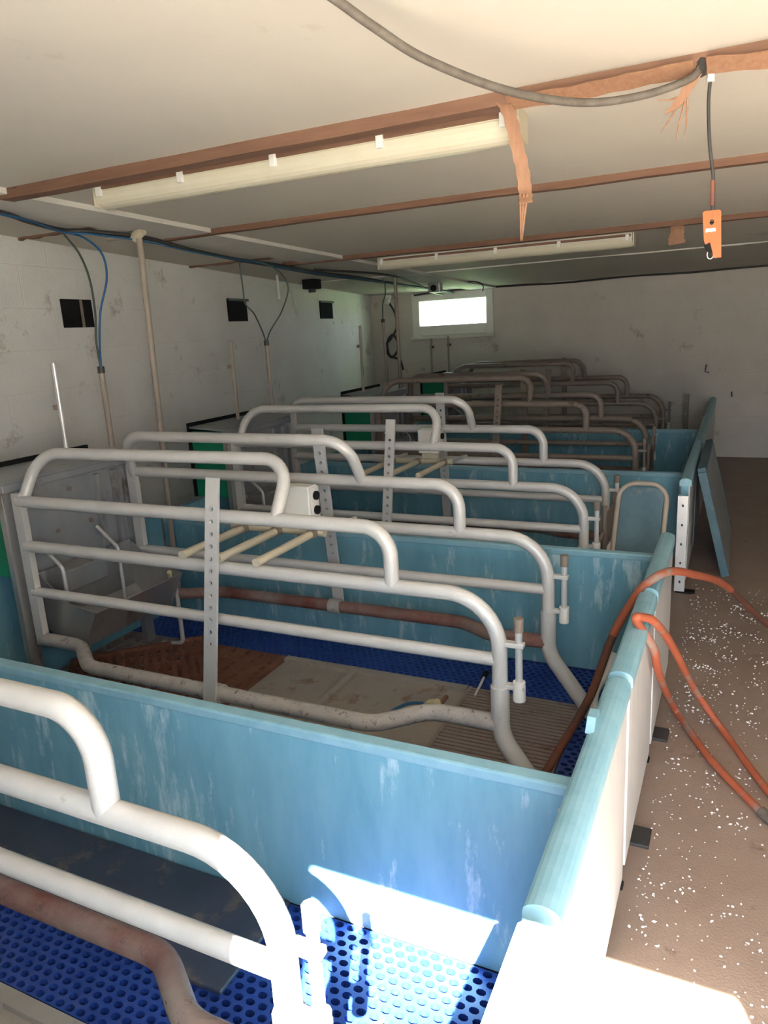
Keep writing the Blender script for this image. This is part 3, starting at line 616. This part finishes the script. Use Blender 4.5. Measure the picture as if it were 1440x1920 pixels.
# ------------------------------------------------------------------ ceiling lamps
def lamp(x0, x1, y, label, tone):
    z = CZ(y); root = empty('fluorescent_fitting', ((x0 + x1) / 2, y, z), label, 'ceiling lamp', 'fluorescent fittings'); inv = Matrix.Translation((-(x0 + x1) / 2, -y, -z))
    def P(mb, nm, m, par=None): o = mb.build(nm, m, par or root); o.matrix_parent_inverse = inv if par is None else Matrix(); return o
    P(MB().bbox(x0, x1, y - .05, y + .06, z - .032, z + .0, .004), 'tray', tone)
    P(MB().bbox(x0 + .01, x1 - .01, y - .056, y - .049, z - .026, z - .010, .001), 'seam_strip', 'wood')
    pr = []
    for k2 in range(13):
        a = math.pi * (k2 / 12) + math.pi; pr.append((x0, y + .005 + .058 * math.cos(a), z - .032 + .058 * math.sin(a)))
    mb = MB(); mb.prism(pr[::-1], None, (x1 - x0, 0, 0)); P(mb, 'diffuser', 'diffuser')
    for q in range(5):
        x = x0 + .03 + (x1 - x0 - .06) * q / 4; P(MB().bbox(x - .012, x + .012, y - .066, y - .05, z - .052, z - .012, .003), 'clip', 'white')
    for xx in (x0 - .012, x1 + .002): P(MB().bbox(xx, xx + .01, y - .05, y + .06, z - .085, z, .004), 'end_cap', 'cream')
lamp(2.78, 4.42, .985, 'long yellowed fluorescent lamp under the front ceiling batten', 'cream')
lamp(2.55, 4.37, 3.95, 'dim fluorescent lamp further back near the window', 'plank')

# ------------------------------------------------------------------ cables
def clamp_z(p): return (p[0], p[1], min(p[2], CZ(p[1]) - .012))
o = MB().tube(spline([clamp_z(p) for p in [(4.28, -.25, 2.19), (4.339, -.028, 2.165), (4.387, .085, 2.13), (4.439, .217, 2.10), (4.544, .425, 2.075), (4.668, .625, 2.075), (4.789, .718, 2.09), (4.891, .772, 2.12), (4.916, .80, 2.15)]], 8), .0092, 10).build('sagging_cable', 'greycable'); tag(o, 'dusty grey cable sagging across the ceiling from the top edge', 'cable')
MB().cyl((4.916, .795, 2.135), (4.918, .81, 2.165), .014, 8).build('gland', 'cable', o)
bp_ = [(2.30, -.4, 2.19), (2.25, .5, 2.17), (2.209, .965, 2.145), (2.17, 1.127, 2.135), (2.03, 1.432, 2.128), (2.12, 1.499, 2.122), (2.19, 1.819, 2.11), (2.06, 2.373, 2.10), (1.985, 2.945, 2.09), (1.95, 3.441, 2.075), (1.89, 4.178, 2.055), (1.90, 4.892, 2.04), (1.88, 5.67, 2.02), (1.85, 6.8, 2.0), (1.82, 7.5, 1.985)]
cz_ = lambda P, dx, dz: [(p[0] + dx + random.uniform(-.01, .01), p[1], min(p[2], CZ(p[1]) - .03) + dz + random.uniform(-.008, .004)) for p in P]
tag(MB().tube(spline(cz_(bp_, 0, 0), 6), .011, 8).build('ceiling_cable', 'cable'), 'thick black cable running along the ceiling above the hoppers', 'cable', 'ceiling cables')
tag(MB().tube(spline(cz_(bp_, .018, -.012), 6), .0045, 8).build('ceiling_cable', 'bluecable'), 'blue line beside the thick black ceiling cable', 'cable', 'ceiling cables')
tag(MB().tube(spline(cz_(bp_[8:], -.05, -.004), 6), .008, 8).build('ceiling_cable', 'cable'), 'black cable left of the thick one, towards the window wall', 'cable', 'ceiling cables')
tag(MB().tube(spline(cz_([(2.1, 3.7, 2.05), (2.3, 4.4, 2.04), (2.2, 5.2, 2.02), (2.05, 6.0, 1.99), (1.75, 7.0, 1.98), (1.72, 7.45, 1.96)], 0, -.01), 6), .009, 8).build('ceiling_cable', 'cable'), 'drooping black cable between the far lamp and the window', 'cable', 'ceiling cables')
wp = [(1.3, 7.50, 1.97), (1.9, 7.52, 2.0), (2.6, 7.53, 1.995), (3.2, 7.53, 1.985), (3.9, 7.53, 2.0), (4.5, 7.53, 1.99), (5.2, 7.53, 2.0), (6.3, 7.53, 1.99)]
tag(MB().tube(spline(wp, 8), .011, 8).build('wall_cable', 'cable'), 'black cable along the top of the back wall', 'cable')
tag(MB().tube(spline([(2.05, 5.9, 2.03), (2.25, 6.3, 2.025), (2.42, 6.6, 2.02), (2.46, 6.7, 1.98), (2.44, 6.75, 1.93)], 8), .006, 8).build('loop_cable', 'cable'), 'thin cable loop under the ceiling above the window', 'cable')
# black junction box, white stick, bell, socket, tangled flex
o = MB().bbox(1.27, 1.40, 4.88, 5.02, 1.985, CZ(5), .006).build('junction_box', 'black'); tag(o, 'black box hanging under the ceiling over the left wall', 'box'); MB().cyl((1.335, 4.95, 1.955), (1.335, 4.95, 1.987), .035, 12).build('gland', 'cable', o)
o = MB().cyl((1.35, 4.35, 1.90), (1.345, 4.35, CZ(4.35) - .0), .011, 8).build('hanging_stick', 'white'); tag(o, 'short white stick hanging from the ceiling beside the black box', 'stick'); MB().cyl((1.35, 4.35, 1.885), (1.35, 4.35, 1.90), .014, 8).build('end', 'white', o)
o = MB().bbox(2.03, 2.16, 6.16, 6.26, 1.925, CZ(6.26) - .002, .006).build('alarm_unit', 'steel'); tag(o, 'small dark grey alarm unit under the ceiling in front of the window top', 'alarm'); MB().cyl((2.095, 6.145, 1.97), (2.095, 6.165, 1.97), .032, 14).build('lens', 'black', o)
o = MB().bbox(.90, 1.0, 7.47, YB, 1.955, 2.0, .005).build('wall_socket', 'white'); tag(o, 'white socket with plug high on the back wall by the corner', 'socket'); MB().cyl((.95, 7.44, 1.90), (.95, 7.50, 1.965), .03, 12).build('plug', 'white', o)
fl = [(.955, 7.46, 1.92), (1.02, 7.5, 1.78), (1.04, 7.5, 1.6), (.95, 7.5, 1.45), (.86, 7.5, 1.36), (.95, 7.49, 1.22), (1.05, 7.5, 1.34), (1.0, 7.48, 1.5), (.9, 7.5, 1.42), (.92, 7.5, 1.25), (1.06, 7.5, 1.18), (1.1, 7.51, 1.05)]
tag(MB().tube(spline(fl, 8), .014, 8).build('tangled_flex', 'cable'), 'tangled black flex hanging on the back wall near the corner', 'cable')

for x, z, lb in ((4.715, .98, 'small dark L-shaped crack mark on the back wall above the far panels'), (4.98, .71, 'short dark crack mark low on the back wall by the aisle')):  # thin dark bent tubes added to stand for crack marks in the wall
    o = MB().tube([(x, YB, z + .03), (x - .004, YB - .012, z + .03), (x - .012, YB - .014, z - .045), (x + .03, YB - .014, z - .05)] if x < 4.8 else [(x, YB, z), (x, YB - .02, z), (x + .003, YB - .022, z - .05)], .007, 6).build('crack_mark', 'cable'); tag(o, lb, 'hook')
# vents on the left wall
def vent(y0, y1, z0, z1, label, strip):
    a = math.atan(.145); ym = (y0 + y1) / 2; xm = WX(ym); hw = (y1 - y0) / 2 / math.cos(a)
    root = empty('wall_vent', (xm, ym, (z0 + z1) / 2), label, 'vent', 'black vents on the left wall'); root.rotation_euler = (0, 0, math.atan(.145)); hz = (z1 - z0) / 2
    MB().bbox(.0, .012, -hw, hw, -hz, hz, .003).build('plate', 'black', root)
    if strip: MB().bbox(.0125, .018, .02, .04, -hz, hz, .001).build('strip', 'tube_old', root)
    else: MB().bbox(.0125, .03, -hw - .01, hw + .01, hz - .02, hz, .002).build('hood', 'cable', root)
vent(1.85, 2.11, 1.688, 1.85, 'black square vent with a thin vertical strip on the left wall', True)
vent(3.79, 4.12, 1.711, 1.895, 'black square vent behind the hanging cord on the left wall', False)
vent(5.80, 6.17, 1.727, 1.915, 'small brown-black vent near the corner of the left wall', False)

# ------------------------------------------------------------------ torn veneer strips
def ribbon(pts, wd, t, name, m, label, cat, wdir=(1, 0, 0), fr=0):
    P = spline(pts, 6); mb = MB(); vs = []; fs = []; k = len(P); W = Vector(wdir).normalized()
    for i, p in enumerate(P):
        d = (P[min(i + 1, k - 1)] - P[max(i - 1, 0)]).normalized(); n = d.cross(W).normalized(); w2 = wd * (1 - fr * i / k) * (1 + .08 * math.sin(i * 1.7))
        vs += [p - W * w2 / 2 - n * t / 2, p + W * w2 / 2 - n * t / 2, p + W * w2 / 2 + n * t / 2, p - W * w2 / 2 + n * t / 2]
    for i in range(k - 1):
        for q in range(4): fs.append((i * 4 + q, i * 4 + (q + 1) % 4, i * 4 + 4 + (q + 1) % 4, i * 4 + 4 + q))
    fs += [(3, 2, 1, 0), ((k - 1) * 4, (k - 1) * 4 + 1, (k - 1) * 4 + 2, (k - 1) * 4 + 3)]
    mb.add(vs, fs); o = mb.build(name, m); tag(o, label, cat); return o
o = ribbon([(4.425, .80, 2.155), (4.445, .795, 2.12), (4.462, .80, 2.05), (4.474, .815, 1.985), (4.48, .82, 1.93), (4.487, .80, 1.895)], .036, .004, 'veneer_strip', 'veneer', 'torn brown veneer strip hanging straight down beside the lamp end', 'wood strip', (1, .15, 0))
for dx in (-.010, 0, .010):
    MB().tube([(4.478 + dx, .812, 1.92), (4.474 + dx * .5, .812, 1.86), (4.471 + dx * .25, .81, 1.80)], .004, 5, rr=[.005, .004, .001]).build('fibre', 'veneer', o)
o = ribbon([(4.925, .80, 2.165), (4.905, .795, 2.13), (4.875, .79, 2.085), (4.855, .785, 2.06)], .036, .004, 'veneer_strip', 'veneer', 'short torn veneer strip with frayed fibres beside the cable end', 'wood strip', (.85, .15, .3))
for a in [((4.875, .79, 2.08), (4.85, .80, 2.045), (4.83, .80, 2.02)), ((4.885, .79, 2.08), (4.872, .80, 2.03), (4.866, .80, 1.985)), ((4.89, .79, 2.085), (4.89, .80, 2.04), (4.886, .80, 1.995)), ((4.87, .79, 2.09), (4.845, .78, 2.085), (4.82, .775, 2.09))]:
    MB().tube(list(a), .002, 5, rr=[.003, .002, .0006]).build('fibre', 'veneer', o)
o = ribbon([(4.44, .795, CZ(.8) - .032), (4.60, .79, CZ(.8) - .040), (4.75, .792, CZ(.8) - .036), (4.90, .795, CZ(.8) - .032)], .05, .003, 'veneer_strip', 'veneer', 'peeling veneer flap along the front batten between the two torn strips', 'wood strip', (0, 1, -.5))
o = ribbon([(4.93, .795, CZ(.8) - .032), (5.10, .78, CZ(.8) - .05), (5.30, .775, CZ(.8) - .045), (5.6, .79, CZ(.8) - .034)], .05, .003, 'veneer_strip', 'veneer', 'peeling veneer flap at the right end of the front batten', 'wood strip', (0, 1, -.5))
o = ribbon([(4.66, 3.60, CZ(3.6) - .03), (4.665, 3.59, 2.05), (4.66, 3.585, 2.01), (4.665, 3.59, 1.975)], .07, .004, 'veneer_strip', 'veneer', 'small brown veneer scrap hanging from the far batten near the orange tag', 'wood strip', (1, 0, .1), -.4)

# ------------------------------------------------------------------ orange pendant on its cable
root = empty('orange_pendant', (4.955, .85, 1.77), 'orange plastic tag with white print hanging from a thin black cable', 'pendant'); inv = Matrix.Translation((-4.955, -.85, -1.77))
def P(mb, nm, m): o = mb.build(nm, m, root); o.matrix_parent_inverse = inv; return o
x0, x1, zt, zb = 4.934, 4.977, 1.828, 1.712
hx, hz_ = 4.9565, 1.800
ring = [(hx + .0055 * math.cos(2 * math.pi * q / 12), hz_ + .007 * math.sin(2 * math.pi * q / 12)) for q in range(12)]
mb = MB(); yy = .846; th = .008
outl = [(x0, zt - .004), (x0 + .004, zt), (x1 - .004, zt), (x1, zt - .004), (x1 + .006, zb), (x1 - .012, zb), (x1 - .016, zb + .018), (x1 - .024, zb + .030), (x0 + .010, zb + .034), (x0 + .006, zb + .045)]
bm = bmesh.new(); ov = [bm.verts.new((x, yy, z)) for x, z in outl]; iv = [bm.verts.new((x, yy, z)) for x, z in ring]
eo = [bm.edges.new((ov[q], ov[(q + 1) % len(ov)])) for q in range(len(ov))]; ei = [bm.edges.new((iv[q], iv[(q + 1) % 12])) for q in range(12)]
bmesh.ops.triangle_fill(bm, use_beauty=True, edges=eo + ei)
g = bmesh.ops.extrude_face_region(bm, geom=bm.faces[:]); bmesh.ops.translate(bm, vec=(0, th, 0), verts=[q for q in g['geom'] if isinstance(q, bmesh.types.BMVert)])
bmesh.ops.recalc_face_normals(bm, faces=bm.faces[:]); bm.verts.index_update()
mb.add([q.co[:] for q in bm.verts], [[q.index for q in f.verts] for f in bm.faces]); bm.free(); P(mb, 'tag_plate', 'orange')
for q, (a, b2) in enumerate([(0, .0045), (.0055, .0115), (.0125, .0165), (.0175, .0235)]): P(MB().box(4.943 + a, 4.943 + b2, yy - .0008, yy, 1.776 + .001 * (q % 2), 1.785), 'white_print', 'print')
P(MB().tube([(4.948, .85, 1.748), (4.952, .85, 1.738), (4.957, .85, 1.728)], .0075, 8, rr=[.009, .008, .006]), 'hook', 'black')
P(MB().tube([(4.957 + .008 * math.cos(a / 10 * 6.283), .85, 1.722 + .012 * math.sin(a / 10 * 6.283)) for a in range(11)], .0018, 6), 'ring', 'steel')
P(MB().tube(spline([(4.938, .845, 2.15), (4.935, .85, 2.08), (4.943, .85, 1.98), (4.955, .85, 1.90), (4.957, .85, 1.803)], 8), .0042, 8), 'cable', 'cable')
P(MB().cyl((4.938, .845, 2.125), (4.938, .845, 2.165), .009, 8), 'gland', 'white')
P(MB().cyl((4.9555, .85, 1.84), (4.954, .85, 1.90), .0055, 8), 'sleeve', 'hosedark')

# ------------------------------------------------------------------ foam crumbs on the aisle floor (uncountable)
mb = MB(); octa = [(1, 0, 0), (-1, 0, 0), (0, 1, 0), (0, -1, 0), (0, 0, 1), (0, 0, -1)]; of = [(0, 2, 4), (2, 1, 4), (1, 3, 4), (3, 0, 4), (2, 0, 5), (1, 2, 5), (3, 1, 5), (0, 3, 5)]
def crumb(x, y, s):
    a = random.uniform(0, 6.28); ca, sa = math.cos(a), math.sin(a); sx, sy, sz = s * random.uniform(.6, 1.4), s * random.uniform(.5, 1.1), s * random.uniform(.4, .8)
    mb.add([(x + ca * px * sx - sa * py * sy, y + sa * px * sx + ca * py * sy, sz * .8 + pz * sz) for px, py, pz in octa], of)
for _ in range(900):
    x = 4.86 + random.random() ** 1.3 * .75; y = random.uniform(-.1, 3.2); crumb(x, y, random.choice([.0025, .003, .0035, .0045]))
for _ in range(60):
    cx, cy = 4.87 + random.random() * .5, random.uniform(.2, 2.9)
    for _ in range(9): crumb(cx + random.gauss(0, .022), cy + random.gauss(0, .03), random.choice([.003, .0045, .006]))
o = mb.build('foam_crumbs', 'foam'); o['kind'] = 'stuff'; tag(o, 'white foam crumbs scattered over the brown aisle floor', 'debris')
